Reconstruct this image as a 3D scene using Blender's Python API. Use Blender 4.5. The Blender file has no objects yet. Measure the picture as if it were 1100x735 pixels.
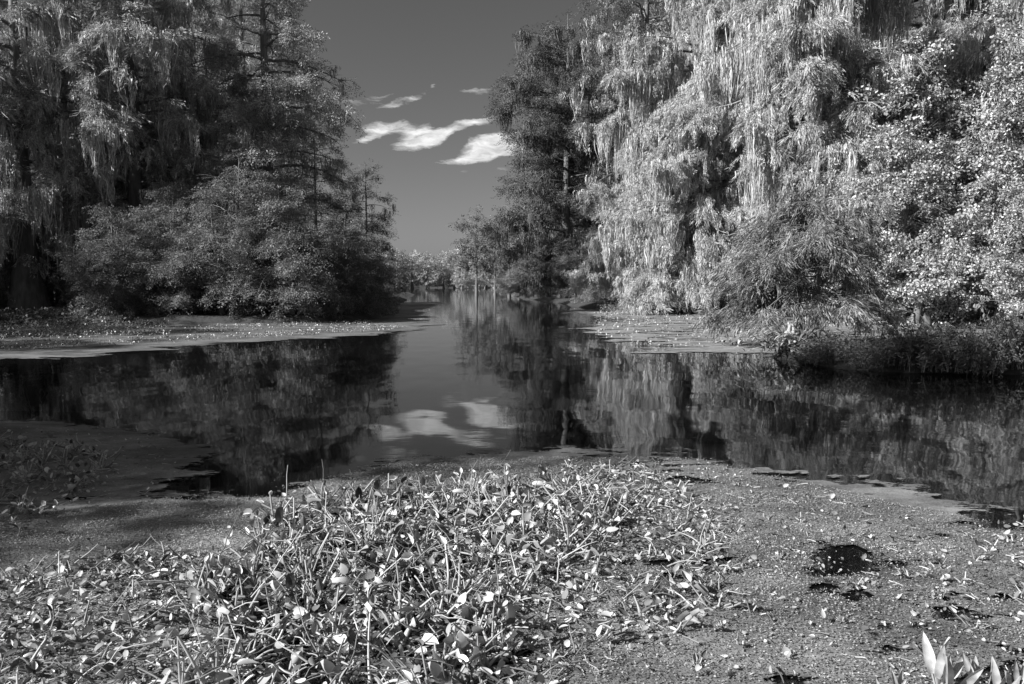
import bpy, math, random
import numpy as np
from mathutils import Vector, Matrix

random.seed(7)
RNG = np.random.default_rng(7)
scene = bpy.context.scene
COL = scene.collection

# ------------------------------------------------------------------ camera model
F, HZ, CX, CY, CAMH = 856.0, 304.0, 550.0, 367.5, 1.6
PITCH = math.atan((CY - HZ) / F)

def ray(px, py):
    x, z = (px - CX) / F, -(py - CY) / F
    c, s = math.cos(PITCH), math.sin(PITCH)
    return np.array([x, c + z * s, -s + z * c])

def ground(px, py, z=0.0):
    d = ray(px, py); t = (z - CAMH) / d[2]
    return (d[0] * t, d[1] * t)

def atd(px, Y):
    """world x of the image column px at depth Y (near the horizon)"""
    return (px - CX) / F * Y

def hgt(py, Y):
    """height above the water of image row py at depth Y"""
    d = ray(CX, py); return CAMH + d[2] / d[1] * Y

# ------------------------------------------------------------------ properties
def tag(o, label=None, cat=None, group=None, kind=None):
    if label: o['label'] = label
    if cat: o['category'] = cat
    if group: o['group'] = group
    if kind: o['kind'] = kind
    return o

# ------------------------------------------------------------------ mesh helpers
class MB:
    """collects quads as numpy arrays"""
    def __init__(self): self.v = []; self.f = []; self.n = 0
    def add(self, v, f):
        v = np.asarray(v, dtype=np.float64).reshape(-1, 3); f = np.asarray(f, dtype=np.int64).reshape(-1, 4)
        self.v.append(v); self.f.append(f + self.n); self.n += len(v)
    def mesh(self, name, mat, smooth=False):
        me = bpy.data.meshes.new(name)
        v = np.concatenate(self.v); f = np.concatenate(self.f)
        me.vertices.add(len(v)); me.vertices.foreach_set('co', v.astype(np.float32).ravel())
        me.loops.add(f.size); me.loops.foreach_set('vertex_index', f.astype(np.int32).ravel())
        me.polygons.add(len(f)); me.polygons.foreach_set('loop_start', np.arange(0, f.size, 4, dtype=np.int32))
        if smooth: me.polygons.foreach_set('use_smooth', np.ones(len(f), dtype=bool))
        me.update(calc_edges=True)
        if mat: me.materials.append(mat)
        return me
    def build(self, name, mat, parent=None, smooth=False):
        o = bpy.data.objects.new(name, self.mesh(name, mat, smooth)); COL.objects.link(o)
        if parent: o.parent = parent
        return o

def tube(mb, pts, radii, sides=6):
    pts = np.asarray(pts, float); radii = np.asarray(radii, float)
    n = len(pts)
    tan = np.gradient(pts, axis=0); tan /= np.linalg.norm(tan, axis=1)[:, None] + 1e-9
    ref = np.array([0, 0, 1.0]) if abs(tan[0][2]) < .8 else np.array([1.0, 0, 0])
    a = np.cross(tan, ref); a /= np.linalg.norm(a, axis=1)[:, None] + 1e-9
    b = np.cross(tan, a)
    th = np.linspace(0, 2 * math.pi, sides, endpoint=False)
    ring = pts[:, None, :] + radii[:, None, None] * (np.cos(th)[None, :, None] * a[:, None, :] + np.sin(th)[None, :, None] * b[:, None, :])
    i = np.arange(n - 1)[:, None]; j = np.arange(sides)[None, :]; j2 = (j + 1) % sides
    f = np.stack([i * sides + j, i * sides + j2, (i + 1) * sides + j2, (i + 1) * sides + j], -1).reshape(-1, 4)
    mb.add(ring.reshape(-1, 3), f)

def scatter(mb, tmpls, pos, X, Z, S, rng):
    """copies of the template quads at pos, with x axis X, up axis about Z, scale S (n,) or (n,3)"""
    pos = np.asarray(pos, float)
    X = X / (np.linalg.norm(X, axis=1)[:, None] + 1e-9)
    Y = np.cross(Z, X); Y /= np.linalg.norm(Y, axis=1)[:, None] + 1e-9
    Zz = np.cross(X, Y)
    if S.ndim == 1: S = np.stack([S, S, S], 1)
    which = rng.integers(0, len(tmpls), len(pos))
    for k, (tv, tf) in enumerate(tmpls):
        m = which == k
        if not m.any(): continue
        s = S[m]
        v = (pos[m][:, None, :] + tv[None, :, 0:1] * (s[:, 0:1] * X[m])[:, None, :]
             + tv[None, :, 1:2] * (s[:, 1:2] * Y[m])[:, None, :] + tv[None, :, 2:3] * (s[:, 2:3] * Zz[m])[:, None, :])
        f = tf[None] + (np.arange(m.sum()) * len(tv))[:, None, None]
        mb.add(v.reshape(-1, 3), f.reshape(-1, 4))

def unit(rng, n):
    v = rng.normal(size=(n, 3)); return v / np.linalg.norm(v, axis=1)[:, None]

# ---- templates
def leaf_quads(base, d, nrm, ln, w):
    """pointed quads (kite): base points, directions, normals"""
    d = d / np.linalg.norm(d, axis=1)[:, None]
    s = np.cross(nrm, d); s /= np.linalg.norm(s, axis=1)[:, None] + 1e-9
    ln = ln[:, None]; w = w[:, None]
    v = np.stack([base, base + d * ln * .45 + s * w * .5, base + d * ln, base + d * ln * .45 - s * w * .5], 1)
    f = np.arange(len(base) * 4).reshape(-1, 4)
    return v.reshape(-1, 3), f

def spray_template(rng, n=26, lf=.17, w=.05):
    """flat drooping feathery spray one unit long: a fan of needles-like leaflets"""
    t = np.sort(rng.uniform(0.02, 1, n)); side = rng.choice([-1, 1], n)
    lat = rng.uniform(0, .34, n) * np.sin(np.clip(t * 1.05, 0, 1) * math.pi) ** .6 * side
    base = np.stack([t * .92, lat, -.22 * t ** 2 - .25 * np.abs(lat) + rng.normal(0, .035, n)], 1)
    d = np.stack([rng.uniform(.35, 1, n), side * rng.uniform(.2, 1, n), rng.normal(-.18, .3, n)], 1)
    nrm = np.stack([rng.normal(0, .45, n), rng.normal(0, .45, n), np.ones(n)], 1)
    return leaf_quads(base, d, nrm, lf * rng.uniform(.6, 1.3, n), w * rng.uniform(.7, 1.3, n))

def weep_template(rng, n=24):
    """drooping string-like spray: long thin leaflets that all trail the same way"""
    t = np.sort(rng.uniform(0.0, 1, n)); lat = rng.normal(0, .11, n) * (1 - .4 * t)
    base = np.stack([t * .9, lat, -.3 * t ** 2 + rng.normal(0, .05, n)], 1)
    d = np.stack([np.ones(n), rng.normal(0, .22, n), rng.normal(-.35, .3, n)], 1)
    nrm = np.stack([rng.normal(0, .5, n), rng.normal(0, .7, n), np.ones(n)], 1)
    return leaf_quads(base, d, nrm, rng.uniform(.2, .5, n), rng.uniform(.03, .06, n))

def broad_template(rng, n=12, lf=.3, w=.24):
    base = rng.normal(0, .33, (n, 3)) * np.array([1, 1, .6])
    d = unit(rng, n) + np.array([.3, 0, -.5]); nrm = unit(rng, n) * .75 + np.array([.1, 0, 1.0])
    return leaf_quads(base, d, nrm, lf * rng.uniform(.7, 1.25, n), w * rng.uniform(.7, 1.25, n))

def moss_template(rng, threads=15, seg=6):
    """a hanging beard one unit long: tangled threads, full in the middle, narrowing to a ragged tip"""
    V = []; Fq = []; n = 0
    sway = rng.normal(0, .035, 2); kink = rng.normal(0, .02, 2)
    for k in range(threads):
        ln = rng.uniform(.25, .9) if k else 1.0
        c = rng.normal(0, .085, 2); st = rng.uniform(-.03, .2); th = rng.uniform(0, math.pi)
        w0 = rng.uniform(.009, .024)
        for s in range(seg + 1):
            q = s / seg; zq = st + (ln - st) * q
            p = c * (1 - .75 * zq ** 1.3) * (1 + .5 * math.sin(zq * 5)) + sway * zq ** 1.5 + kink * math.sin(zq * 4) + rng.normal(0, .014, 2)
            w = w0 * (1.0 - .85 * q ** 1.3) * rng.uniform(.5, 1.5)
            th += rng.normal(0, .8); dx, dy = math.cos(th) * w, math.sin(th) * w
            V += [[p[0] - dx, p[1] - dy, -zq], [p[0] + dx, p[1] + dy, -zq]]
            if s: Fq.append([n - 2, n - 1, n + 1, n])
            n += 2
    V = np.array(V)
    m = 34; zz = -rng.uniform(0, .85, m)
    base = np.stack([rng.normal(0, .07, m) * (1 + zz * .7) - sway[0] * zz, rng.normal(0, .07, m) * (1 + zz * .7) - sway[1] * zz, zz], 1)
    d = np.stack([rng.normal(0, .5, m), rng.normal(0, .5, m), -np.ones(m)], 1)
    tv, tf = leaf_quads(base, d, unit(rng, m), rng.uniform(.05, .15, m), rng.uniform(.012, .03, m))
    return np.concatenate([V, tv]), np.concatenate([np.array(Fq), tf + len(V)])

TR = np.random.default_rng(11)
SPRAY = [spray_template(TR) for _ in range(6)]
SPRAYFINE = [spray_template(TR, 40, .12, .032) for _ in range(6)]
SPRAYLOW = [spray_template(TR, 11, .3, .1) for _ in range(5)]
WEEP = [weep_template(TR) for _ in range(8)]
BROAD = [broad_template(TR) for _ in range(6)]
MOSS = [moss_template(TR) for _ in range(10)]
MOSSLOW = [moss_template(TR, 4, 3) for _ in range(4)]

# ------------------------------------------------------------------ materials
def new_mat(name):
    m = bpy.data.materials.new(name); m.use_nodes = True; nt = m.node_tree; nt.nodes.clear()
    return m, nt, nt.nodes.new('ShaderNodeOutputMaterial')
def N(nt, t, **kw):
    n = nt.nodes.new(t)
    for k, v in kw.items():
        if k in n.inputs.keys(): n.inputs[k].default_value = v
        else: setattr(n, k, v)
    return n
def g(v): return (v, v, v, 1)

def leaf_mat(name, lo, hi, trans=.3, rough=.55, spec=.35, clump=.0, cscale=.6):
    m, nt, out = new_mat(name)
    geo = N(nt, 'ShaderNodeNewGeometry')
    mr = N(nt, 'ShaderNodeMapRange'); mr.inputs['To Min'].default_value = lo; mr.inputs['To Max'].default_value = hi
    pw = N(nt, 'ShaderNodeMath', operation='POWER'); pw.inputs[1].default_value = 1.3
    nt.links.new(geo.outputs['Random Per Island'], pw.inputs[0]); nt.links.new(pw.outputs[0], mr.inputs['Value'])
    src = mr.outputs[0]
    if clump:
        oi = N(nt, 'ShaderNodeTexCoord'); no = N(nt, 'ShaderNodeTexNoise', Scale=cscale, Detail=2.0)
        nt.links.new(oi.outputs['Object'], no.inputs['Vector'])
        r2 = N(nt, 'ShaderNodeMapRange'); r2.inputs['From Min'].default_value = .3; r2.inputs['From Max'].default_value = .7
        r2.inputs['To Min'].default_value = 1 - clump; r2.inputs['To Max'].default_value = 1 + clump
        nt.links.new(no.outputs['Fac'], r2.inputs['Value'])
        mu = N(nt, 'ShaderNodeMath', operation='MULTIPLY'); nt.links.new(src, mu.inputs[0]); nt.links.new(r2.outputs[0], mu.inputs[1]); src = mu.outputs[0]
    p = N(nt, 'ShaderNodeBsdfPrincipled', Roughness=rough); p.inputs['Specular IOR Level'].default_value = spec
    tr = N(nt, 'ShaderNodeBsdfTranslucent'); mx = N(nt, 'ShaderNodeMixShader', Fac=trans)
    nt.links.new(src, p.inputs['Base Color']); nt.links.new(src, tr.inputs['Color'])
    nt.links.new(p.outputs[0], mx.inputs[1]); nt.links.new(tr.outputs[0], mx.inputs[2]); nt.links.new(mx.outputs[0], out.inputs[0])
    return m

def bark_mat(name, lo, hi, scale=6):
    m, nt, out = new_mat(name)
    tc = N(nt, 'ShaderNodeTexCoord'); mp = N(nt, 'ShaderNodeMapping'); mp.inputs['Scale'].default_value = (1, 1, .18)
    no = N(nt, 'ShaderNodeTexNoise', Scale=scale, Detail=6.0, Roughness=.65)
    cr = N(nt, 'ShaderNodeMapRange'); cr.inputs['From Min'].default_value = .3; cr.inputs['From Max'].default_value = .7
    cr.inputs['To Min'].default_value = lo; cr.inputs['To Max'].default_value = hi
    p = N(nt, 'ShaderNodeBsdfPrincipled', Roughness=.9); b = N(nt, 'ShaderNodeBump', Strength=.6, Distance=.05)
    L = nt.links.new
    L(tc.outputs['Object'], mp.inputs[0]); L(mp.outputs[0], no.inputs['Vector']); L(no.outputs['Fac'], cr.inputs['Value'])
    L(cr.outputs[0], p.inputs['Base Color']); L(no.outputs['Fac'], b.inputs['Height']); L(b.outputs[0], p.inputs['Normal']); L(p.outputs[0], out.inputs[0])
    return m

def ground_mat(name, lo, hi):
    m, nt, out = new_mat(name)
    tc = N(nt, 'ShaderNodeTexCoord'); no = N(nt, 'ShaderNodeTexNoise', Scale=2.5, Detail=8.0, Roughness=.7)
    cr = N(nt, 'ShaderNodeMapRange'); cr.inputs['From Min'].default_value = .3; cr.inputs['From Max'].default_value = .7
    cr.inputs['To Min'].default_value = lo; cr.inputs['To Max'].default_value = hi
    p = N(nt, 'ShaderNodeBsdfPrincipled', Roughness=.95); b = N(nt, 'ShaderNodeBump', Strength=.8, Distance=.08)
    L = nt.links.new
    L(tc.outputs['Object'], no.inputs['Vector']); L(no.outputs['Fac'], cr.inputs['Value']); L(cr.outputs[0], p.inputs['Base Color'])
    L(no.outputs['Fac'], b.inputs['Height']); L(b.outputs[0], p.inputs['Normal']); L(p.outputs[0], out.inputs[0])
    return m

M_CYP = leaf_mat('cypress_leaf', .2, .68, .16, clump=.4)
M_CYPD = leaf_mat('shaded_cypress_leaf', .06, .21, .15, clump=.35)  # darker copy of the cypress leaf, shade of the channel trees painted in
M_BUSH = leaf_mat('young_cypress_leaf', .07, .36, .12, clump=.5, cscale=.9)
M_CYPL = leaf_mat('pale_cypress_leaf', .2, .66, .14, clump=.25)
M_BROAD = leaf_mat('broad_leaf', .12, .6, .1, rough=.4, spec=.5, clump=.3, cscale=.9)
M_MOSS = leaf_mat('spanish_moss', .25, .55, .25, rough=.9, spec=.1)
M_MOSSD = leaf_mat('shaded_spanish_moss', .1, .26, .2, rough=.9, spec=.1)  # darker copy of the moss, with the channel trees' shade in its colour
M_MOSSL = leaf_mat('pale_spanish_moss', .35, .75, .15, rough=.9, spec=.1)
M_WEED = leaf_mat('weed_leaf', .07, .28, .25)  # tone lowered so the island shrubs' shade is partly in the colour
M_BARK = bark_mat('bark', .09, .24)
M_BARKP = bark_mat('pale_bark', .28, .5)
M_HYA = leaf_mat('hyacinth_leaf', .07, .68, .08, rough=.35, spec=.5)
M_STALK = leaf_mat('hyacinth_stalk', .12, .62, .1, rough=.4, spec=.5)
M_LANCE = leaf_mat('lance_leaf', .25, .55, .15, rough=.4, spec=.5, clump=.5, cscale=16)
M_DRY = leaf_mat('dry_stalk', .1, .45, .05, rough=.8, spec=.2)
M_DWEED = leaf_mat('duckweed_leaf', .1, .44, .1, rough=.5, spec=.4, clump=.5, cscale=1.6)
M_SOIL = ground_mat('bank_soil', .02, .07)

def water_mat():
    m, nt, out = new_mat('swamp_water'); L = nt.links.new
    tc = N(nt, 'ShaderNodeTexCoord')
    mp = N(nt, 'ShaderNodeMapping'); mp.inputs['Scale'].default_value = (1.15, .6, 1); mp.inputs['Rotation'].default_value = (0, 0, .35)
    mq = N(nt, 'ShaderNodeMapping'); mq.inputs['Scale'].default_value = (.5, 1.3, 1); mq.inputs['Rotation'].default_value = (0, 0, -.12); L(tc.outputs['Object'], mq.inputs[0])
    n1 = N(nt, 'ShaderNodeTexNoise', Scale=1.5, Detail=1.5, Roughness=.35)
    n2 = N(nt, 'ShaderNodeTexNoise', Scale=7.0, Detail=2.0, Roughness=.5)
    L(tc.outputs['Object'], mp.inputs[0]); L(mp.outputs[0], n1.inputs['Vector']); L(mq.outputs[0], n2.inputs['Vector'])
    # breeze patches where the small ripples are stronger
    n3 = N(nt, 'ShaderNodeTexNoise', Scale=.12, Detail=2.0); L(tc.outputs['Object'], n3.inputs['Vector'])
    r3 = N(nt, 'ShaderNodeMapRange'); r3.inputs['From Min'].default_value = .42; r3.inputs['From Max'].default_value = .62
    r3.inputs['To Min'].default_value = .12; r3.inputs['To Max'].default_value = 1.0
    L(n3.outputs['Fac'], r3.inputs['Value'])
    mu = N(nt, 'ShaderNodeMath', operation='MULTIPLY'); L(n2.outputs['Fac'], mu.inputs[0]); L(r3.outputs[0], mu.inputs[1])
    mu2 = N(nt, 'ShaderNodeMath', operation='MULTIPLY'); mu2.inputs[1].default_value = .1; L(mu.outputs[0], mu2.inputs[0])
    ad = N(nt, 'ShaderNodeMath', operation='ADD'); L(n1.outputs['Fac'], ad.inputs[0]); L(mu2.outputs[0], ad.inputs[1])
    b = N(nt, 'ShaderNodeBump', Strength=1.0, Distance=.0062); L(ad.outputs[0], b.inputs['Height'])
    p = N(nt, 'ShaderNodeBsdfPrincipled', Roughness=.03, IOR=1.36)
    p.inputs['Base Color'].default_value = g(.006)
    L(b.outputs[0], p.inputs['Normal']); L(p.outputs[0], out.inputs[0])
    return m

def mat_mat(name, lo, hi, bscale=90, streak=.45, thr=.5, hole=.9, fine=14, big=.5, bamp=.5):
    """floating duckweed sheet: 'cover' (metres inside the outline) plus noise decides where leaf ends and water shows"""
    m, nt, out = new_mat(name); L = nt.links.new
    tc = N(nt, 'ShaderNodeTexCoord'); at = N(nt, 'ShaderNodeAttribute', attribute_name='cover')
    mp = N(nt, 'ShaderNodeMapping'); mp.inputs['Scale'].default_value = (streak, 1, 1)
    L(tc.outputs['Object'], mp.inputs[0])
    n1 = N(nt, 'ShaderNodeTexNoise', Scale=1.3, Detail=8.0, Roughness=.62); L(mp.outputs[0], n1.inputs['Vector'])
    n2 = N(nt, 'ShaderNodeTexNoise', Scale=fine, Detail=5.0, Roughness=.7); L(mp.outputs[0], n2.inputs['Vector'])
    # value = cover + hole*(n1-.5)*... + .25*(n2-.5)
    n0 = N(nt, 'ShaderNodeTexNoise', Scale=big, Detail=3.0, Roughness=.5); L(mp.outputs[0], n0.inputs['Vector'])
    a0 = N(nt, 'ShaderNodeMath', operation='MULTIPLY_ADD'); L(n0.outputs['Fac'], a0.inputs[0]); a0.inputs[1].default_value = bamp * 2; L(at.outputs['Fac'], a0.inputs[2])
    a = N(nt, 'ShaderNodeMath', operation='MULTIPLY_ADD'); L(n1.outputs['Fac'], a.inputs[0]); a.inputs[1].default_value = hole * 2.2; L(a0.outputs[0], a.inputs[2])
    c = N(nt, 'ShaderNodeMath', operation='MULTIPLY_ADD'); L(n2.outputs['Fac'], c.inputs[0]); c.inputs[1].default_value = .7; L(a.outputs[0], c.inputs[2])
    th = N(nt, 'ShaderNodeMapRange'); L(c.outputs[0], th.inputs['Value'])
    t0 = hole * 1.1 + .35 + bamp
    th.inputs['From Min'].default_value = t0 + thr - .03; th.inputs['From Max'].default_value = t0 + thr + .03
    vo = N(nt, 'ShaderNodeTexVoronoi', Scale=bscale); L(tc.outputs['Object'], vo.inputs['Vector'])
    n4 = N(nt, 'ShaderNodeTexNoise', Scale=5.0, Detail=7.0, Roughness=.75); L(mp.outputs[0], n4.inputs['Vector'])
    sep = N(nt, 'ShaderNodeSeparateColor'); L(vo.outputs['Color'], sep.inputs[0])
    mix = N(nt, 'ShaderNodeMath', operation='MULTIPLY_ADD'); L(sep.outputs[0], mix.inputs[0]); mix.inputs[1].default_value = .22; L(n4.outputs['Fac'], mix.inputs[2])
    cr = N(nt, 'ShaderNodeMapRange'); L(mix.outputs[0], cr.inputs['Value']); cr.inputs['From Min'].default_value = .4; cr.inputs['From Max'].default_value = .95
    cr.inputs['To Min'].default_value = lo; cr.inputs['To Max'].default_value = hi
    n5 = N(nt, 'ShaderNodeTexNoise', Scale=1.7, Detail=3.0); L(mp.outputs[0], n5.inputs['Vector'])
    r5 = N(nt, 'ShaderNodeMapRange'); L(n5.outputs['Fac'], r5.inputs['Value']); r5.inputs['From Min'].default_value = .35; r5.inputs['From Max'].default_value = .65
    r5.inputs['To Min'].default_value = .55; r5.inputs['To Max'].default_value = 1.25
    m5 = N(nt, 'ShaderNodeMath', operation='MULTIPLY'); L(cr.outputs[0], m5.inputs[0]); L(r5.outputs[0], m5.inputs[1])
    p = N(nt, 'ShaderNodeBsdfPrincipled', Roughness=.6); p.inputs['Specular IOR Level'].default_value = .3
    L(m5.outputs[0], p.inputs['Base Color'])
    b = N(nt, 'ShaderNodeBump', Strength=.6, Distance=.01); L(mix.outputs[0], b.inputs['Height']); L(b.outputs[0], p.inputs['Normal'])
    tr = N(nt, 'ShaderNodeBsdfTransparent'); ms = N(nt, 'ShaderNodeMixShader')
    L(th.outputs[0], ms.inputs[0]); L(tr.outputs[0], ms.inputs[1]); L(p.outputs[0], ms.inputs[2]); L(ms.outputs[0], out.inputs[0])
    return m

# ------------------------------------------------------------------ ground sheets
def sdist(P, poly):
    """signed distance, positive inside"""
    poly = np.asarray(poly, float); A = poly; B = np.roll(poly, -1, 0)
    best = np.full(len(P), 1e9); inside = np.zeros(len(P), bool)
    for a, b in zip(A, B):
        ab = b - a; t = np.clip(((P - a) @ ab) / (ab @ ab + 1e-12), 0, 1)
        best = np.minimum(best, np.linalg.norm(P - (a + t[:, None] * ab), axis=1))
        c = ((a[1] > P[:, 1]) != (b[1] > P[:, 1]))
        with np.errstate(divide='ignore', invalid='ignore'):
            xi = (b[0] - a[0]) * (P[:, 1] - a[1]) / (b[1] - a[1] + 1e-15) + a[0]
        inside ^= c & (P[:, 0] < xi)
    return np.where(inside, best, -best)

def vnoise(P, scale, seed=0):
    """cheap smooth value noise"""
    r = np.random.default_rng(seed); T = r.random((64, 64))
    q = P / scale; i = np.floor(q).astype(int); f = q - i; f = f * f * (3 - 2 * f)
    a = T[i[:, 0] % 64, i[:, 1] % 64]; b = T[(i[:, 0] + 1) % 64, i[:, 1] % 64]
    c = T[i[:, 0] % 64, (i[:, 1] + 1) % 64]; d = T[(i[:, 0] + 1) % 64, (i[:, 1] + 1) % 64]
    return (a * (1 - f[:, 0]) + b * f[:, 0]) * (1 - f[:, 1]) + (c * (1 - f[:, 0]) + d * f[:, 0]) * f[:, 1]

def fbm(P, scale, seed, octs=5, gain=.62):
    c, s_ = math.cos(.5), math.sin(.5); t = 0; w = 1; tot = 0
    for k in range(octs):
        t = t + w * vnoise(P, scale, seed + k); tot += w; w *= gain; scale *= .5
        P = np.column_stack([P[:, 0] * c - P[:, 1] * s_, P[:, 0] * s_ + P[:, 1] * c]) + 7.3
    return t / tot

def near_cover(P):
    """how firmly duckweed covers a point of the foreground: above 0 leaf, below 0 open water"""
    d = np.clip(sdist(P, FG), -1, .34)
    st = P * [.75, 1.25]
    v = d + np.where(P[:, 0] > .3, 1.6, 1.2) * (fbm(st, .8, 24) - .5) + np.where(P[:, 0] > .3, 1.2, .6) * (fbm(st * [1, 1.3], .2, 40, 4) - .5) + .03
    for h, k in ((hole1, 5), (hole2, 5), (hole3, 2.5)): v = np.minimum(v, -sdist(P, h) * k + .5 * (fbm(P, .1, 60, 3) - .5) * 1.2)
    for h in (MOUND,): v = np.minimum(v, .22 - np.clip(sdist(P, h), -1, .3) * 1.1 + 1.0 * (fbm(P, .25, 70, 3) - .5))  # duckweed thinned under the mound, dark water standing in for shadow gaps
    return v

def gpoly(pix): return np.array([ground(*p) for p in pix])

def grid_sheet(name, poly, res, margin, z, mat, holes=(), clampv=1.0, height=None, cover=None):
    poly = np.asarray(poly); lo = poly.min(0) - margin; hi = poly.max(0) + margin
    nx = int((hi[0] - lo[0]) / res) + 2; ny = int((hi[1] - lo[1]) / res) + 2
    xs = lo[0] + np.arange(nx) * res; ys = lo[1] + np.arange(ny) * res
    X, Y = np.meshgrid(xs, ys); P = np.stack([X.ravel(), Y.ravel()], 1)
    d = sdist(P, poly)
    for h, s in holes: d = np.minimum(d, -sdist(P, h) * s)
    keepv = d > -margin
    if cover is not None: d = np.where(keepv, 0, -9.0); d[keepv] = cover(P[keepv])
    i, j = np.meshgrid(np.arange(nx - 1), np.arange(ny - 1)); q = (j * nx + i).ravel()
    f = np.stack([q, q + 1, q + nx + 1, q + nx], 1)
    f = f[keepv[f].any(1)]
    used, inv = np.unique(f, return_inverse=True)
    zz = np.full(len(used), z) if height is None else height(P[used], d[used])
    mb = MB(); mb.add(np.column_stack([P[used], zz]), inv.reshape(-1, 4))
    o = mb.build(name, mat, smooth=True)
    at = o.data.attributes.new('cover', 'FLOAT', 'POINT')
    at.data.foreach_set('value', np.clip(d[used], -clampv, clampv).astype(np.float32))
    return o

def vnoise(P, scale, seed=0):
    """cheap smooth value noise"""
    r = np.random.default_rng(seed); T = r.random((64, 64))
    q = P / scale; i = np.floor(q).astype(int); f = q - i; f = f * f * (3 - 2 * f)
    a = T[i[:, 0] % 64, i[:, 1] % 64]; b = T[(i[:, 0] + 1) % 64, i[:, 1] % 64]
    c = T[i[:, 0] % 64, (i[:, 1] + 1) % 64]; d = T[(i[:, 0] + 1) % 64, (i[:, 1] + 1) % 64]
    return (a * (1 - f[:, 0]) + b * f[:, 0]) * (1 - f[:, 1]) + (c * (1 - f[:, 0]) + d * f[:, 0]) * f[:, 1]

# water to the horizon
mb = MB(); mb.add([[-3000, -60, 0], [3000, -60, 0], [3000, 4000, 0], [-3000, 4000, 0]], [[0, 1, 2, 3]])
tag(mb.build('water', water_mat()), kind='structure')

# foreground duckweed
FG = gpoly([(-700, 452), (-150, 452), (0, 455), (60, 457), (130, 464), (190, 476), (212, 500), (200, 522), (168, 541), (215, 543), (300, 529),
            (360, 514), (395, 500), (440, 494), (550, 490), (620, 486), (720, 489), (800, 500), (860, 519), (930, 533), (1000, 549),
            (1060, 559), (1110, 566), (1350, 590), (1800, 640)])
FG = np.vstack([FG, [[9, .5], [9, -3], [-12, -3], [-12, 6]]])
hole1 = gpoly([(872, 598), (890, 588), (925, 588), (938, 600), (945, 612), (925, 620), (905, 625), (880, 616)])
hole2 = gpoly([(905, 640), (925, 632), (940, 645), (915, 648)])
hole3 = gpoly([(235, 528), (280, 520), (330, 522), (300, 535), (250, 538)])
MOUND = gpoly([(235, 606), (290, 566), (345, 546), (430, 535), (520, 528), (600, 528), (650, 540), (668, 565), (640, 590), (600, 620), (560, 660), (510, 790), (180, 790), (190, 650)])
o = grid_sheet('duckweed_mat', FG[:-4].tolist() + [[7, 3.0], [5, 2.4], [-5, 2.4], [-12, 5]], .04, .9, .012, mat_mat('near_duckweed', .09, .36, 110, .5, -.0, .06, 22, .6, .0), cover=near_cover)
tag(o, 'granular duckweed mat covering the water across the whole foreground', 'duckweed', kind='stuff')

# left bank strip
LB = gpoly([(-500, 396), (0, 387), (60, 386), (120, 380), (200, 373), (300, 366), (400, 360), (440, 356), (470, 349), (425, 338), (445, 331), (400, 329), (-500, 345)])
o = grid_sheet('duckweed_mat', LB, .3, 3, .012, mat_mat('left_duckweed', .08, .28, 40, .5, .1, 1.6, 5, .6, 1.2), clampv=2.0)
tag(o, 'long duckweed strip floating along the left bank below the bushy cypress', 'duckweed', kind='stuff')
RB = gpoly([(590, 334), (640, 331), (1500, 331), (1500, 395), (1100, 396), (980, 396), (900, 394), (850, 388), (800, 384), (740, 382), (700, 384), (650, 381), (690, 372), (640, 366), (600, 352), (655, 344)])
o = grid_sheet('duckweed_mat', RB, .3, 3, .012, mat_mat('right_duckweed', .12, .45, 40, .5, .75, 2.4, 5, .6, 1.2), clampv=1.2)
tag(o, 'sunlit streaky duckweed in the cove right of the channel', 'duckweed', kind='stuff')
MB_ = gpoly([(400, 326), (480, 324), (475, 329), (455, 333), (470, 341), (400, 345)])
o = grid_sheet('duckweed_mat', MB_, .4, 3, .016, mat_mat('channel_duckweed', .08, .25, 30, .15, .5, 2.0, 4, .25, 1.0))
tag(o, 'dark duckweed rafts in the narrow channel mouth', 'duckweed', kind='stuff')

# banks (land)
def bank(name, poly, res, h, soft=1.5):
    def height(P, d):
        e = np.clip((d + .3) / soft, 0, 1); e = e * e * (3 - 2 * e)
        return -.25 + e * (h + .25) + (vnoise(P, 1.7, 3) - .5) * .1 * e * e + (vnoise(P, .6, 4) - .5) * .06 * e * e
    return tag(grid_sheet(name, poly, res, .8, 0, M_SOIL, height=height), kind='structure')

bank('left_bank', [(-90, 28.5), (-22, 28.5), (-13, 30.5), (-8, 31.5), (-5.6, 34), (-5.5, 42), (-7.5, 55), (-9.5, 75), (-13, 110), (-90, 110)], .8, .3)
bank('right_bank', [(4.6, 44), (8, 41), (12, 39), (16, 34), (22, 30), (40, 26), (90, 26), (90, 115), (4, 115), (-.2, 98), (.5, 84), (2.5, 70), (3.5, 60)], .8, .3)
ISL = gpoly([(826, 385), (860, 390), (900, 397), (980, 401), (1100, 403), (1300, 405), (1300, 372), (1100, 372), (980, 371), (900, 372), (850, 374), (828, 378)])
bank('island', ISL, .25, .22, .7)
bank('far_bank', [(-300, 245), (-40, 232), (-24, 250), (0, 262), (40, 250), (300, 230), (300, 420), (-300, 420)], 6, .5, 6)

# ------------------------------------------------------------------ trees
def spline(p0, d0, L, up, droop, n, rng, wig=.05):
    """path leaving p0 along horizontal dir d0"""
    s = np.linspace(0, 1, n)
    side = np.array([-d0[1], d0[0], 0])
    w = np.cumsum(rng.normal(0, wig, n)) * L * .35; w -= w[0]
    wz = np.cumsum(rng.normal(0, wig, n)) * L * .2; wz -= wz[0]
    return p0 + np.outer(s * L, [d0[0], d0[1], 0]) + np.outer(w, side) + np.outer(up * L * s - droop * L * s ** 2 + wz, [0, 0, 1])

def interp(path, t):
    t = np.clip(t, 0, .9999) * (len(path) - 1); i = t.astype(int); f = (t - i)[:, None]
    return path[i] * (1 - f) + path[i + 1] * f, path[i + 1] - path[i]

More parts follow.
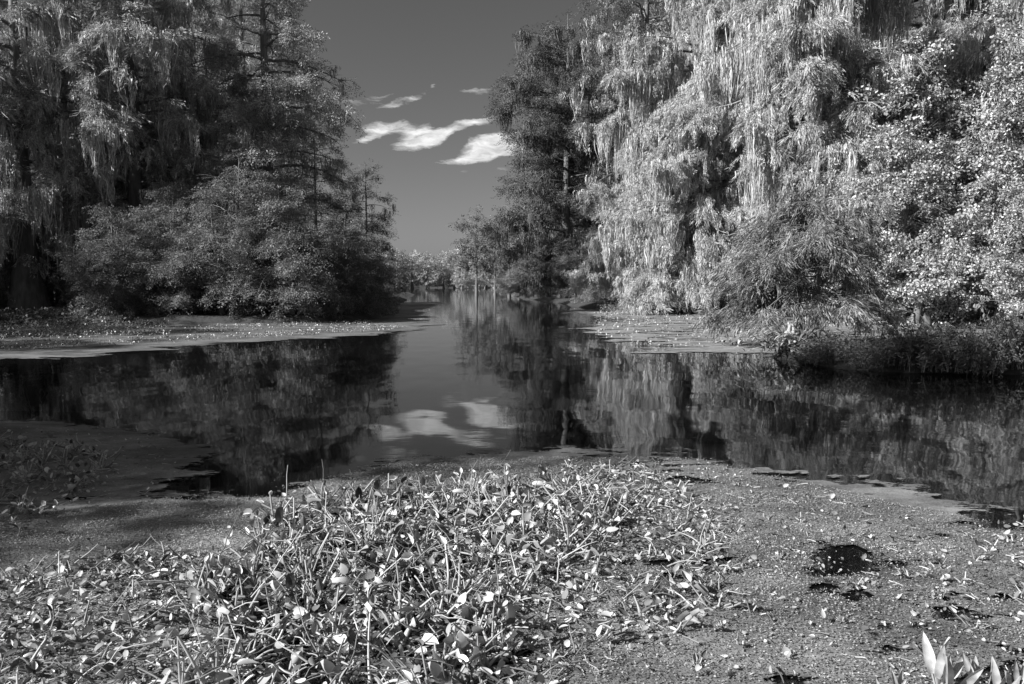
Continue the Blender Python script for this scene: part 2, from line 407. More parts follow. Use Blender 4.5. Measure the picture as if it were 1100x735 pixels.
def make_tree(name, seed, H, r0, profile, cb=.15, limbs=34, up=.35, droop=.45, spray=SPRAY, ssize=.7, dens=9, sec=2.4,
              moss=300, mlen=(.5, 2.0), mossm=None, leafm=None, lean=(0, 0), stems=1, mosst=MOSS, dead=0, barkm=None, seclen=.34, mw=1.0, fan=None, flat=0, hang=0, void=.44, vsc=1.1):
    rng = np.random.default_rng(seed)
    root = bpy.data.objects.new(name, None); COL.objects.link(root)
    wood = MB(); dwood = MB(); leaf = MB(); ms = MB()
    LP, LX, LS, MP = [], [], [], []; dead_l = []
    woods = []
    for st in range(stems):
        wood = MB(); woods.append(wood)
        a = rng.uniform(0, 6.28); off = np.array([math.cos(a), math.sin(a)]) * (0 if stems == 1 else rng.uniform(.1, 1.0) * r0 * 4)
        h = H * (1 if st == 0 else rng.uniform(.6, .95))
        n = 14; z = np.linspace(-.4, h, n)
        tp = np.stack([off[0] * (1 + z / h * 1.5) + lean[0] * np.clip(z / h, 0, 1) ** 1.4 * h + np.cumsum(rng.normal(0, .012 * h / 10, n)),
                       off[1] * (1 + z / h * 1.5) + lean[1] * np.clip(z / h, 0, 1) ** 1.4 * h + np.cumsum(rng.normal(0, .012 * h / 10, n)), z], 1)
        q = np.clip(z / h, 0, 1)
        rad = r0 * (1 - q) ** .8 * (1 + 1.5 * np.exp(-np.clip(z, 0, 99) / (r0 * 4))) * (.65 if stems > 1 else 1) + .015
        tube(wood, tp, rad, 10)
        nl = limbs if st == 0 else limbs // 2
        for i in range(nl):
            t = cb + (1 - cb) * ((i + rng.uniform(0, 1)) / nl)
            base, _ = interp(tp, np.array([t * (n - 1) / n + .5 / n])); base = base[0]
            az = i * 2.399 + rng.normal(0, .4) + st
            if fan is not None and rng.random() < fan[1]: az = fan[0] + rng.normal(0, .5)
            R = profile(t) * rng.uniform(.62, 1.12)
            if R < .25: R = .25
            u = up * rng.uniform(.4, 1.3) + max(0, t - .7) * 1.2
            path = spline(base, (math.cos(az), math.sin(az)), R, u, droop * rng.uniform(.6, 1.3), 9, rng)
            tube(wood, path, np.linspace(.018 + R * .016, .008, 9) * min(1, .35 + r0 * 2.2), 5)
            # sprays along the limb
            k = max(2, int(R * dens * .45)); tt = rng.uniform(.3, 1, k); p, tg = interp(path, tt)
            LP.append(p); LX.append(tg + rng.normal(0, .6, (k, 3)) * np.linalg.norm(tg, axis=1)[:, None]); LS.append(ssize * rng.uniform(.7, 1.2, k))
            MP.append(p)
            ns = max(2, int(R * sec))
            for s_ in range(ns):
                ts = np.array([rng.uniform(.18, 1.0)]); b2, tg2 = interp(path, ts); b2 = b2[0]
                ang = math.atan2(tg2[0][1], tg2[0][0]) + rng.choice([-1, 1]) * rng.uniform(.4, 1.25)
                L2 = seclen * R * (1.25 - ts[0]) + .25 + rng.uniform(0, .3)
                p2 = spline(b2, (math.cos(ang), math.sin(ang)), L2, rng.uniform(-.1, .45) if flat else rng.uniform(-.35, .85), rng.uniform(.2, .7), 5, rng)
                tube(wood, p2, np.linspace(.016, .005, 5) * min(1, .35 + r0 * 2.2), 3)
                k = max(3, int(L2 * dens)); tt = rng.uniform(.1, 1, k); p, tg = interp(p2, tt)
                LP.append(p); LX.append(tg + rng.normal(0, .7, (k, 3)) * np.linalg.norm(tg, axis=1)[:, None]); LS.append(ssize * rng.uniform(.6, 1.15, k))
                MP.append(p[:2])
        # leader tip
        k = 14; p = tp[-1] + rng.normal(0, .25, (k, 3)) - np.array([0, 0, .3]); LP.append(p); LX.append(unit(rng, k) + [0, 0, .6]); LS.append(np.full(k, ssize * .8))
        for d_ in range(dead if st == 0 else 0):
            dwood = MB(); dead_l.append(dwood)
            t = rng.uniform(.3, .95); base, _ = interp(tp, np.array([t])); az = rng.uniform(0, 6.28) if fan is None else fan[0] + rng.normal(0, .7)
            path = spline(base[0], (math.cos(az), math.sin(az)), profile(t) * rng.uniform(1.05, 1.3), rng.uniform(.1, .6), rng.uniform(.0, .6), 12, rng, .12)
            tube(dwood, path, np.linspace(.055, .01, 12), 5)
            for _ in range(7):
                b2, tg2 = interp(path, np.array([rng.uniform(.45, 1)])); ang = rng.uniform(0, 6.28)
                tube(dwood, spline(b2[0], (math.cos(ang), math.sin(ang)), rng.uniform(.4, 1.2), rng.uniform(-.6, .8), .2, 5, rng, .12), np.linspace(.02, .005, 5), 4)
    P = np.concatenate(LP); X = np.concatenate(LX); S = np.concatenate(LS)
    Xn = X / (np.linalg.norm(X, axis=1)[:, None] + 1e-9); Xn[:, 2] = Xn[:, 2] * .5 - .12 - hang * rng.uniform(.3, 1.6, len(Xn))
    Z = np.array([-.12, -.12, 1.0]) + rng.normal(0, .5, P.shape)
    P = P + rng.normal(0, .16, P.shape) * ssize
    cl = (vnoise(P[:, [0, 2]] * [1, 1.7] + seed, vsc, seed) + vnoise(P[:, [1, 2]] * [1, 1.7] + seed, vsc, seed + 1) + .5 * vnoise(P[:, [0, 1]] * 2.4, vsc, seed + 2)) / 2.5
    keep = (P[:, 2] > .25) & (cl > void + rng.normal(0, .025, len(P))); P, Xn, Z, S = P[keep], Xn[keep], Z[keep], S[keep]
    scatter(leaf, spray, P, Xn, Z, S, rng)
    for wood in woods: wood.build('trunk', barkm or M_BARK, root, smooth=True)
    leaf.build('crown', leafm or M_CYP, root)
    for dwood in dead_l: dwood.build('bare_branch', M_BARKP, root, smooth=True)
    if moss:
        Q = np.concatenate(MP); G = 7; pick = rng.integers(0, len(Q) - G, max(1, moss // G))
        gl = np.repeat(rng.uniform(0, 1, len(pick)) ** 1.3, G); Q = Q[(pick[:, None] + np.arange(G)[None]).ravel()] + rng.normal(0, .1, (len(pick) * G, 3))
        ln = gl * rng.uniform(.25, 1.15, len(Q)) * (mlen[1] - mlen[0]) + mlen[0] * rng.uniform(.6, 1.2, len(Q))
        ln = np.minimum(ln, np.maximum(Q[:, 2] - .1, .15))
        wd = rng.uniform(.7, 1.3, len(Q)) * np.minimum(ln, 1.2) ** .7 * mw * 1.25
        ang = rng.uniform(0, 6.28, len(Q)); tl = rng.normal(0, .05, (len(Q), 3)) + [0, 0, 1]
        scatter(ms, mosst, Q, np.stack([np.cos(ang), np.sin(ang), 0 * ang], 1), tl, np.stack([wd, wd, ln], 1), rng)
        ms.build('hanging_moss', mossm or M_MOSS, root)
    return root

def place(o, px, Y, z=.1, rot=0.0, s=1.0, label=None, cat='tree', group=None):
    o.location = (atd(px, Y), Y, z); o.rotation_euler = (0, 0, rot); o.scale = (s, s, s) if not isinstance(s, tuple) else s
    return tag(o, label, cat, group)

def copy_thing(src):
    c = src.copy(); COL.objects.link(c)
    for k in ('label', 'group'):
        if k in c: del c[k]
    for ch in src.children:
        d = ch.copy(); COL.objects.link(d); d.parent = c
    return c

def bell(base, peak, R, top=.15):
    """radius profile over relative height"""
    def f(t):
        if t < peak: return R * (base + (1 - base) * math.sin((t / peak) * math.pi / 2))
        return R * (top + (1 - top) * math.cos((t - peak) / (1 - peak) * math.pi / 2) ** .8)
    return f

PI = math.pi
# ---- left bank tall cypresses
A = make_tree('bald_cypress', 101, 19.5, .42, bell(.35, .55, 5.2), cb=.1, limbs=72, up=.3, droop=.36, spray=WEEP[:4] + SPRAY[:4], ssize=.72, dens=18, sec=2.6, moss=1900, mlen=(.5, 3.4), leafm=M_CYP, mossm=M_MOSSL, dead=4, hang=.35, void=.475, mw=.9)
place(A, 150, 39, rot=.4, label='towering mossy cypress at the left behind the bushy young cypresses, brightest moss')
Bt = make_tree('bald_cypress', 102, 19, .4, bell(.35, .42, 4.7, .12), cb=.12, limbs=68, up=.25, droop=.42, ssize=.7, dens=18, sec=2.6, moss=600, mlen=(.3, 1.6), leafm=M_CYP)
place(Bt, 292, 41, rot=2.0, label='dark tall cypress whose drooping boughs edge the sky on the left bank')
Cc = copy_thing(A); place(Cc, 30, 37, rot=3.3, label='tall mossy cypress at the left edge of the picture', s=1.02)
for i, (px, Y, r, s, lab) in enumerate([
        (-60, 40, 1.0, 1.0, 'cypress half cut off by the left edge, tall and shaded'),
        (90, 48, 5.0, .95, 'shaded cypress standing in the gap behind the two leftmost tall cypresses'),
        (215, 50, 4.0, .95, 'cypress further back, seen between the brightest mossy one and the sky-edge one'),
        (-10, 56, 2.2, 1.0, 'dim cypress deep in the wood at the far left'),
        (268, 61, 1.7, 1.32, 'cypress deep behind the dark sky-edge cypress on the left bank')]):
    o = copy_thing(A if i % 2 else Bt); place(o, px, Y, rot=r, s=s, label=lab)

# ---- left bushy young cypresses
Y1 = make_tree('young_cypress', 201, 6.6, .11, bell(.75, .3, 2.9), cb=.13, limbs=40, up=.55, droop=.42, spray=SPRAY, ssize=.46, dens=17, sec=3.6, flat=1, seclen=.4, moss=0, leafm=M_BUSH, stems=4)
place(Y1, 245, 33.2, label='bushy young cypress with several thin trunks, tallest of the thicket on the left bank')
Y2 = make_tree('young_cypress', 202, 5.4, .1, bell(.8, .3, 2.7), cb=.14, limbs=36, up=.55, droop=.42, spray=SPRAY, ssize=.46, dens=17, sec=3.6, flat=1, seclen=.4, moss=0, leafm=M_BUSH, stems=3)
place(Y2, 315, 33.0, rot=1.0, s=1.02, label='rounded young cypress on bare stems at the right half of the left thicket')
for px, Y, src, r, s, lab in [
        (130, 33, Y2, 2.4, .85, 'low young cypress at the left end of the left-bank thicket'),
        (188, 34, Y1, 2.0, .88, 'young cypress between the low one and the tallest of the thicket'),
        (362, 35, Y2, 4.4, .84, 'smaller young cypress at the channel end of the thicket'),
        (285, 36, Y1, 3.8, .85, 'young cypress peeping up behind the rounded one in the thicket'),
        (387, 40, Y2, 5.4, .7, 'last low young cypress of the thicket, closest to the channel')]:
    place(copy_thing(src), px, Y, rot=r, s=s, label=lab)

for i, (px, Y, s) in enumerate([(-150, 38, 1.1), (-60, 36, 1.0), (10, 42, 1.2), (60, 41, .95), (110, 44, 1.2), (-110, 46, 1.3)]):
    place(copy_thing(Y1 if i % 2 else Y2), px, Y, rot=i * 1.3, s=s, label=['shaded young cypress past the left edge of the picture', 'dim young cypress at the foot of the leftmost tall cypress',
        'young cypress deep in shade between the two leftmost tall trunks', 'dark young cypress just left of the sunlit thicket', 'young cypress in the shade behind the left end of the thicket', 'young cypress far back past the left edge'][i])
# ---- slim layered tree and others beyond the left thicket
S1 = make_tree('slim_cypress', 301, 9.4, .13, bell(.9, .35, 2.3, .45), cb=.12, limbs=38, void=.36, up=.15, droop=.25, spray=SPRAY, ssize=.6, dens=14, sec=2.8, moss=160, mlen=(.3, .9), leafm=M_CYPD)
place(S1, 396, 56, rot=.5, s=(.9, .9, 1.03), label='slim open cypress with layered boughs against the sky beyond the left thicket')
place(copy_thing(S1), 372, 62, rot=2.5, s=.85, label='shorter slim cypress half hidden left of the layered open one')
place(copy_thing(S1), 340, 60, rot=4.5, s=1.3, label='tall slim cypress mostly hidden behind the sky-edge boughs')
place(copy_thing(S1), 405, 74, rot=3.5, s=(.9, .9, .62), label='stubby open cypress at the foot of the layered slim one')

# ---- middle group right of channel
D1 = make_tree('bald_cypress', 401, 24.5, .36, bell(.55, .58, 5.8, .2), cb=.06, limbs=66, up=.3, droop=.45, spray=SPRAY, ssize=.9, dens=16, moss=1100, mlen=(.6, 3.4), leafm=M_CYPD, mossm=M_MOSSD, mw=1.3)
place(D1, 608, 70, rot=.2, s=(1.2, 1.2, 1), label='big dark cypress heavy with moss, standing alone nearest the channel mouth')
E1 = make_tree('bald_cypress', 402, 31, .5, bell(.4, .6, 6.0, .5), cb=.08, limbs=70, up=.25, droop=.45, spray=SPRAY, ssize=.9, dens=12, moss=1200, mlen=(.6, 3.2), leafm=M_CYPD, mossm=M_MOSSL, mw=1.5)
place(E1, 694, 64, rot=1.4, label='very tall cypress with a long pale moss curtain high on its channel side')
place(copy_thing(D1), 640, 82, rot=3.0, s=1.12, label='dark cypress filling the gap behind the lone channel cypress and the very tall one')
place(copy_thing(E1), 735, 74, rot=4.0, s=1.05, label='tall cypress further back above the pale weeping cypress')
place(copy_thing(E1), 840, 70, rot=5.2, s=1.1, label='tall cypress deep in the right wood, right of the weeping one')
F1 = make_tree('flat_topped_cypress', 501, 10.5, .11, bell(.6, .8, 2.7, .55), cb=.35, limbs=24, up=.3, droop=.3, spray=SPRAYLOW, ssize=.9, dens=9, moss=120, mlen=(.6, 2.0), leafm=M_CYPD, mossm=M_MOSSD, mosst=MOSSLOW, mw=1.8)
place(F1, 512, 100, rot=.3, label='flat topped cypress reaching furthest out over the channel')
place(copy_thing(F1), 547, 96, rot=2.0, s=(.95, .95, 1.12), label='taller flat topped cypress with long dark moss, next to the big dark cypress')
place(copy_thing(F1), 532, 108, rot=4.0, s=.9, label='flat topped cypress behind the pair at the channel mouth')
place(copy_thing(F1), 572, 104, rot=5.0, s=1.0, label='flat topped cypress crowding behind the big dark cypress')
place(copy_thing(F1), 427, 120, rot=1.0, s=(.9, .9, .58), label='low round cypress with bright moss at the left side of the channel end')

# ---- pale weeping trees on the right
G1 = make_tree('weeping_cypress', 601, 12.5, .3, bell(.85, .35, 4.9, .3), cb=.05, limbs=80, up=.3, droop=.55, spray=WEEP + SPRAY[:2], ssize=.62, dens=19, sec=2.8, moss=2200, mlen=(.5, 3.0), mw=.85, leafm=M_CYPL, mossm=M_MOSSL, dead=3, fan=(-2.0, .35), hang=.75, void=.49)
place(G1, 752, 42, label='pale weeping cypress hung with moss to the water, left front of the right wood')
G2 = make_tree('bald_cypress', 602, 20, .4, bell(.5, .6, 4.9, .6), cb=.1, limbs=80, up=.28, droop=.45, spray=WEEP + SPRAY[:3], ssize=.72, dens=15, sec=2.6, moss=3000, mlen=(.6, 4.2), mw=.85, leafm=M_CYPL, mossm=M_MOSSL, dead=8, fan=(-1.9, .3), hang=.6, void=.48)
place(G2, 860, 39, label='tall pale cypress with long moss curtains and bare twigs amid the right wood')
place(copy_thing(G2), 748, 50, rot=2.2, s=1.05, label='tall pale cypress rising behind the weeping one')
place(copy_thing(G2), 960, 46, rot=.9, s=1.05, label='shaded tall cypress between the long moss curtains and broadleaf trees')
place(copy_thing(G2), 1075, 42, rot=-.4, s=1.0, label='mossy cypress at the upper right corner above the broadleaf trees')
place(copy_thing(G1), 905, 37, rot=.8, s=.8, label='smaller weeping cypress tucked left of the broadleaf thicket')

# ---- broadleaf trees on the right
B1 = make_tree('broadleaf_tree', 701, 9.5, .16, bell(.9, .4, 3.3, .3), cb=.06, limbs=50, up=.5, droop=.3, spray=BROAD, ssize=.38, dens=17, vsc=.9, void=.48, sec=3.2, moss=90, mlen=(.4, 1.2), leafm=M_BROAD, stems=2, mossm=M_MOSSL)
place(B1, 1060, 29, label='glossy broadleaf tree filling the right edge in full sun')
B2 = make_tree('broadleaf_tree', 702, 7.2, .14, bell(.9, .4, 2.7, .3), cb=.08, limbs=50, up=.5, droop=.3, spray=BROAD, ssize=.38, dens=16, vsc=.9, void=.48, sec=3.2, moss=70, mlen=(.4, 1.2), leafm=M_BROAD, stems=2, mossm=M_MOSSL)
place(B2, 965, 30, label='rounded broadleaf tree left of the one at the right edge')
place(copy_thing(B1), 1000, 35, rot=2.2, s=1.3, label='tall shaded broadleaf tree behind the two sunny ones')
place(copy_thing(B1), 1140, 34, rot=4.0, s=1.35, label='tall broadleaf tree cut off by the right edge')
place(copy_thing(B2), 880, 34, rot=3.0, s=.75, label='small broadleaf tree under the long moss curtains')
place(copy_thing(B2), 1115, 25, rot=1.1, s=.62, label='low broadleaf shrub tree at the right edge above the island weeds')
place(copy_thing(B1), 1180, 44, rot=1.0, s=1.6, label='broadleaf tree just past the right edge')

for i, (px, Y, s) in enumerate([(690, 47, .8), (800, 46, .9), (860, 42, .62), (1010, 44, 1.0)]):
    place(copy_thing(G1), px, Y, rot=1.1 * i + 2, s=s, label=['weeping cypress at the left foot of the right wood, behind the large pale one', 'weeping cypress low behind the large pale one on its right side',
        'smallest weeping cypress, behind the island tip', 'weeping cypress in shade behind the broadleaf trees'][i])
for i, (px, Y, s, lab) in enumerate([(562, 90, .75, 'bigger bush under the taller flat topped cypress with long moss'), (590, 76, .7, 'bush on the channel side of the big dark cypress trunk'),
        (628, 68, .85, 'bush between the big dark cypress and its very tall neighbour'), (652, 60, .8, 'bush right under the very tall cypress with the moss curtain'),
        (675, 56, .9, 'bush at the channel end of the sunlit right wood'), (398, 72, .7, 'bush by the stubby open cypress on the left bank')]):
    place(copy_thing(Y2 if i % 2 else Y1), px, Y, rot=i * 1.7, s=(s * 1.3, s * 1.3, s), label=lab, cat='bush')
# ---- little cypress on the island
I1 = make_tree('island_cypress', 801, 3.1, .11, bell(1.0, .5, 1.5, .3), cb=.38, limbs=24, up=.15, droop=.55, ssize=.36, dens=40, sec=4.4, vsc=.5, hang=.4, moss=60, mlen=(.15, .5), leafm=M_BUSH, spray=WEEP + SPRAY[:3], fan=(3.3, .4), stems=2)
place(I1, 866, 19.3, z=.15, s=1.22, label='small drooping cypress on the left tip of the island')

# ---- off to the left: the trees whose shade lies over the near mat and the island
SH = make_tree('shore_cypress', 901, 15.5, .35, bell(.5, .45, 3.4, .5), cb=.08, limbs=54, void=.47, spray=SPRAYLOW, ssize=1.0, dens=9, moss=500, mlen=(.5, 2), leafm=M_CYP)
def put(o, x, y, z, rot, s, lab):
    o.location = (x, y, z); o.rotation_euler = (0, 0, rot); o.scale = (s, s, s); tag(o, lab, 'tree')
put(SH, -19.5, 2.3, 0, 0, 1.3, 'cypress beyond the left edge whose shade crosses the water to the island')
put(copy_thing(SH), -16, -1.4, 0, 2, .62, 'shorter cypress beyond the left edge shading the near mat')
put(copy_thing(SH), -14, 2.2, 0, 4, .62, 'small cypress beyond the left edge nearest the mat')
put(copy_thing(SH), -20, 7.5, 0, 5, .85, 'cypress beyond the left edge near the bank strip')

for i, (x, y, s) in enumerate([(-17, -4.2, .5), (-24, 1.5, 1.35), (-27, 13.5, .8), (-28, 18.5, .84), (-27, 23, .72), (-28, 27, .7), (-26.5, 31, .6), (-29, 35, .75)]):
    put(copy_thing(SH), x, y, 0, i * 1.1, s, ['lowest cypress beyond the left edge near the camera', 'tall cypress beyond the left edge, nearest but one', 'cypress beyond the left edge where the bank strip begins',
        'second cypress beyond the left edge along the bank', 'third cypress beyond the left edge along the bank', 'fourth cypress beyond the left edge along the bank', 'fifth cypress beyond the left edge along the bank',
        'last cypress beyond the left edge along the bank'][i])
# ---- far treeline
T1 = make_tree('distant_cypress', 1001, 10, .25, bell(.7, .65, 4.2, .5), cb=.15, limbs=22, spray=SPRAYLOW, ssize=1.7, dens=4, sec=1.6, moss=90, mlen=(1, 2.5), leafm=M_CYP, mosst=MOSSLOW, mw=3)
T2 = make_tree('distant_cypress', 1002, 8.5, .25, bell(.8, .5, 4.5, .4), cb=.08, limbs=22, spray=SPRAYLOW, ssize=1.7, dens=4, sec=1.6, moss=60, mlen=(1, 2), leafm=M_CYPL, mosst=MOSSLOW, mw=3)
first = {id(T1): True, id(T2): True}
r = random.Random(5)
k = 0
for row, (Y0, h) in enumerate([(238, .85), (256, 1.1)]):
    for px in range(330, 660, 13 if row == 0 else 17):
        src = T1 if r.random() < .5 else T2
        o = src if first[id(src)] else copy_thing(src)
        first[id(src)] = False
        Y = Y0 + r.uniform(-5, 8)
        s = h * r.uniform(.8, 1.25)
        place(o, px + r.uniform(-4, 4), Y, rot=r.uniform(0, 6), s=s, z=.2, label='hazy little cypress in the far line of trees closing off the channel', group='far line of cypresses')

# ------------------------------------------------------------------ island weeds
def weed_mesh(seed, h, rad, n, lf=.09):
    rng = np.random.default_rng(seed); mb = MB()
    for i in range(n):
        a = rng.uniform(0, 6.28); r_ = rad * math.sqrt(rng.random()); b = np.array([math.cos(a) * r_, math.sin(a) * r_, -.05])
        hh = h * rng.uniform(.5, 1.1) * (1 - .4 * (r_ / rad) ** 2)
        s = np.linspace(0, 1, 6); dd = rng.normal(0, .28, 2)
        path = b + np.stack([s ** 1.6 * dd[0] * hh, s ** 1.6 * dd[1] * hh, s * hh], 1)
        tube(mb, path, np.linspace(.005, .002, 6), 3)
        k = int(16 * hh / .5) + 6; p, tg = interp(path, rng.uniform(.15, 1, k))
        v, f = leaf_quads(p, unit(rng, k) + [0, 0, .35], unit(rng, k) + [0, 0, .6], lf * rng.uniform(.6, 1.2, k), lf * .3 * rng.uniform(.7, 1.2, k)); mb.add(v, f)
    return mb
W = [weed_mesh(40 + i, .8, .55, 95).mesh('foliage', M_WEED) for i in range(4)]
r = random.Random(9)
n_w = 0
for i in range(46):
    px = 880 + i * 8.2 + r.uniform(-5, 5); row = i % 3; Yb = [15.6, 16.6, 18.2][row]
    yedge = ground(px, float(np.interp(px, [826, 860, 900, 980, 1100, 1300], [385, 390, 396, 400.5, 403, 405])))[1] + .12
    Y = yedge + row * .6 + r.uniform(-.1, .3)
    o = bpy.data.objects.new('marsh_shrub', W[i % 4]); COL.objects.link(o)
    o.location = (atd(px, Y), Y, .1); o.rotation_euler = (0, 0, r.uniform(0, 6)); s = r.uniform(.65, 1.3); o.scale = (s, s, s * r.uniform(.55, 1.2) * (1.05 if px > 1000 else .8)); o.rotation_euler[0] = r.gauss(0, .12); o.location[1] += r.uniform(-.18, .25)
    tag(o, 'fine leaved shaded shrub in the unbroken row along the island shore', 'shrub', 'low shrubs along the island')

# pale clump of ferny leaves round the root of the little cypress
mbp = MB(); rng = np.random.default_rng(77)
for i in range(170):
    a = rng.uniform(0, 6.28); L = rng.uniform(.35, .85); u = rng.uniform(.3, 1.5)
    b = np.array([rng.normal(0, .2), rng.normal(0, .14), rng.uniform(0, .3)])
    path = spline(b, (math.cos(a), math.sin(a)), L * .6, u, .7 * u + .3, 7, rng)
    w = np.array([.004, .012, .017, .02, .018, .011, .002]); tg = np.gradient(path, axis=0); sd = np.cross(tg, [0, 0, 1]); sd /= np.linalg.norm(sd, axis=1)[:, None] + 1e-9
    v = np.stack([path - sd * w[:, None], path + sd * w[:, None]], 1).reshape(-1, 3); q = np.arange(6)[:, None] * 2 + np.array([0, 1, 3, 2])
    mbp.add(v, q)
pc = mbp.build('fern_clump', M_LANCE); pc.location = (atd(838, 16.9), 16.9, .12); pc.scale = (1.5, 1.3, 1.35); tag(pc, 'pale strap leaved clump in sun on the very tip of the island', 'plant')
pc2 = pc.copy(); COL.objects.link(pc2); pc2.data = pc.data.copy(); pc2.data.materials[0] = M_WEED
pc2.location = (atd(884, 16.5), 16.5, .14); pc2.rotation_euler = (0, 0, 2); tag(pc2, 'dark strap leaved clump where the island shrubs begin', 'plant')
# stumps on the island
def stump(px, Y, h, r0, lab, seed):
    rng = np.random.default_rng(seed); mb = MB(); z = np.linspace(-.1, h, 7)
    tube(mb, np.stack([rng.normal(0, .01, 7), rng.normal(0, .01, 7), z], 1), r0 * (1 + .8 * np.exp(-np.clip(z, 0, 9) / .12)) * np.array([1, 1, 1, 1, .95, .8, .15]), 9)
    o = mb.build('tree_stump', M_BARK, smooth=True); o.location = (atd(px, Y), Y, .15); tag(o, lab, 'stump')
rb = MB(); rng = np.random.default_rng(12)
for i in range(16):
    a = rng.uniform(0, 6.28); h = rng.uniform(.35, .75)
    path = np.array([[math.cos(a) * (.34 * (1 - q) ** 2 + .07), math.sin(a) * (.26 * (1 - q) ** 2 + .06), -.1 + h * q] for q in np.linspace(0, 1, 8)]) + rng.normal(0, .012, (8, 3))
    tube(rb, path, np.linspace(.05, .03, 8), 6)
o = rb.build('root_stump', M_BARKP, smooth=True); o.location = (atd(850, 17.2), 17.2, .1); tag(o, 'pale root flared stump on the left tip of the island', 'stump')
stump(995, 19.2, .75, .13, 'short grey stump at the middle of the island among shrubs', 1)
stump(957, 19.5, .9, .17, 'wider dark stump left of the other on the island', 2)

# ------------------------------------------------------------------ floating plants
def blade(mb, base, d, nrm, L, Wd, cup, curl, nu=5, nv=4):
    d = d / np.linalg.norm(d); nrm = nrm - d * (nrm @ d); nrm /= np.linalg.norm(nrm) + 1e-9; s = np.cross(nrm, d)
    u = np.linspace(0, 1, nu + 1); v = np.linspace(-1, 1, nv + 1)
    U, Vv = np.meshgrid(u, v, indexing='ij')
    wd = np.sin(np.clip(U * .93 + .07, 0, 1) ** .75 * math.pi) ** .75 * Wd * .5
    P = (base + (U * L)[..., None] * d + (Vv * wd)[..., None] * s
         + (cup * Vv ** 2 * Wd * .5 - curl * U ** 2 * L)[..., None] * nrm)
    i = np.arange(nu)[:, None]; j = np.arange(nv)[None, :]; m = nv + 1
    f = np.stack([i * m + j, i * m + j + 1, (i + 1) * m + j + 1, (i + 1) * m + j], -1).reshape(-1, 4)
    mb.add(P.reshape(-1, 3), f)

def hyacinth(rng, tall=1.0, n=7, lf=.07, spread=1.0):
    lv, sk = MB(), MB()
    for i in range(n):
        a = i * 2.4 + rng.normal(0, .5); L = rng.uniform(.09, .27) * tall; lean = rng.uniform(.15, 1.25) * spread
        dirn = np.array([math.cos(a) * math.sin(lean), math.sin(a) * math.sin(lean), math.cos(lean)])
        s = np.linspace(0, 1, 7)[:, None]; b = np.array([rng.normal(0, .02), rng.normal(0, .02), -.015])
        bend = rng.normal(0, .22, 3) * L; bend[2] -= abs(rng.normal(0, .18)) * L
        path = b + dirn * L * s + bend * 1.6 * s ** 2
        path[:, 2] = np.maximum(path[:, 2], -.01 + .012 * s[:, 0])
        rr = .0055 * (1 + 1.0 * np.exp(-((s[:, 0] - .3) / .2) ** 2)) * rng.uniform(.7, 1.15)
        tube(sk, path, rr, 5)
        tg = path[-1] - path[-2]; tg /= np.linalg.norm(tg)
        if rng.random() < .12: continue
        d = tg * .7 + np.array([math.cos(a), math.sin(a), 0]) * rng.uniform(.1, .9) + rng.normal(0, .35, 3)
        nrm = np.array([-math.cos(a) * .3, -math.sin(a) * .3, 1.0]) + rng.normal(0, .6, 3)
        l = lf * rng.uniform(.6, 1.5)
        blade(lv, path[-1], d, nrm, l, l * rng.uniform(.3, .75), rng.uniform(.1, 1.4), rng.uniform(-.3, .9))
    return lv, sk

def hy_thing(name, seed, **kw):
    lv, sk = hyacinth(np.random.default_rng(seed), **kw)
    root = bpy.data.objects.new(name, None); COL.objects.link(root)
    lv.build('leaves', M_HYA, root, smooth=True); sk.build('stalks', M_STALK, root, smooth=True)
    return root
TALL = [hy_thing('water_hyacinth', 500 + i, tall=.72, n=13, lf=.05) for i in range(8)]
LOW = [hy_thing('water_hyacinth', 600 + i, tall=.42, n=9, lf=.044, spread=1.15) for i in range(7)]
used = set()
def put_hy(pool, r, x, y, s, lab, grp):
    src = pool[r.randrange(len(pool))]
    if id(src) in used: o = copy_thing(src)
    else: o = src; used.add(id(src))
    o.location = (x, y, .012); o.rotation_euler = (r.gauss(0, .12), r.gauss(0, .12), r.uniform(0, 6.28)); o.scale = (s, s, s * r.uniform(.85, 1.15))
    tag(o, lab, 'water plant', grp)

MID = gpoly([(600, 505), (690, 500), (760, 560), (790, 620), (770, 660), (700, 690), (640, 700), (560, 790), (520, 790), (560, 660), (640, 590), (668, 560)])
LOWL = gpoly([(0, 625), (120, 598), (235, 600), (190, 650), (180, 790), (-20, 790)])
SHADE = gpoly([(-60, 478), (50, 480), (110, 490), (128, 512), (70, 550), (0, 590), (-80, 590)])
RIGHT = gpoly([(900, 640), (1060, 560), (1160, 575), (1180, 720), (1040, 735), (960, 720)])
def sample(rng, poly, n):
    out = []; lo = poly.min(0); hi = poly.max(0)
    while len(out) < n:
        p = rng.uniform(lo, hi, (400, 2)); p = p[sdist(p, poly) > 0]; out += list(p)
    return np.array(out[:n])
def blue(rng, poly, n, mind):
    """sampled points kept apart"""
    out = []; tries = 0
    for p in sample(rng, poly, n * 30):
        if all((p[0] - q[0]) ** 2 + (p[1] - q[1]) ** 2 > mind * mind for q in out): out.append(p)
        if len(out) >= n: break
    return out
rng = np.random.default_rng(31); r = random.Random(31)
for p in blue(rng, MOUND, 150, .13):
    put_hy(TALL, r, p[0], p[1], r.uniform(.75, 1.1), 'tall water hyacinth tangled in the dense sunlit mound, centre foreground', 'water hyacinths of the dense mound')
for p in blue(rng, MID, 48, .17):
    put_hy(LOW, r, p[0], p[1], r.uniform(.75, 1.15), 'low water hyacinth in the loose patch right of the dense mound', 'low hyacinths right of the mound')
for p in blue(rng, LOWL, 42, .14):
    put_hy(LOW, r, p[0], p[1], r.uniform(.6, 1.0), 'small water hyacinth in the lower left corner patch', 'small hyacinths in the lower left')
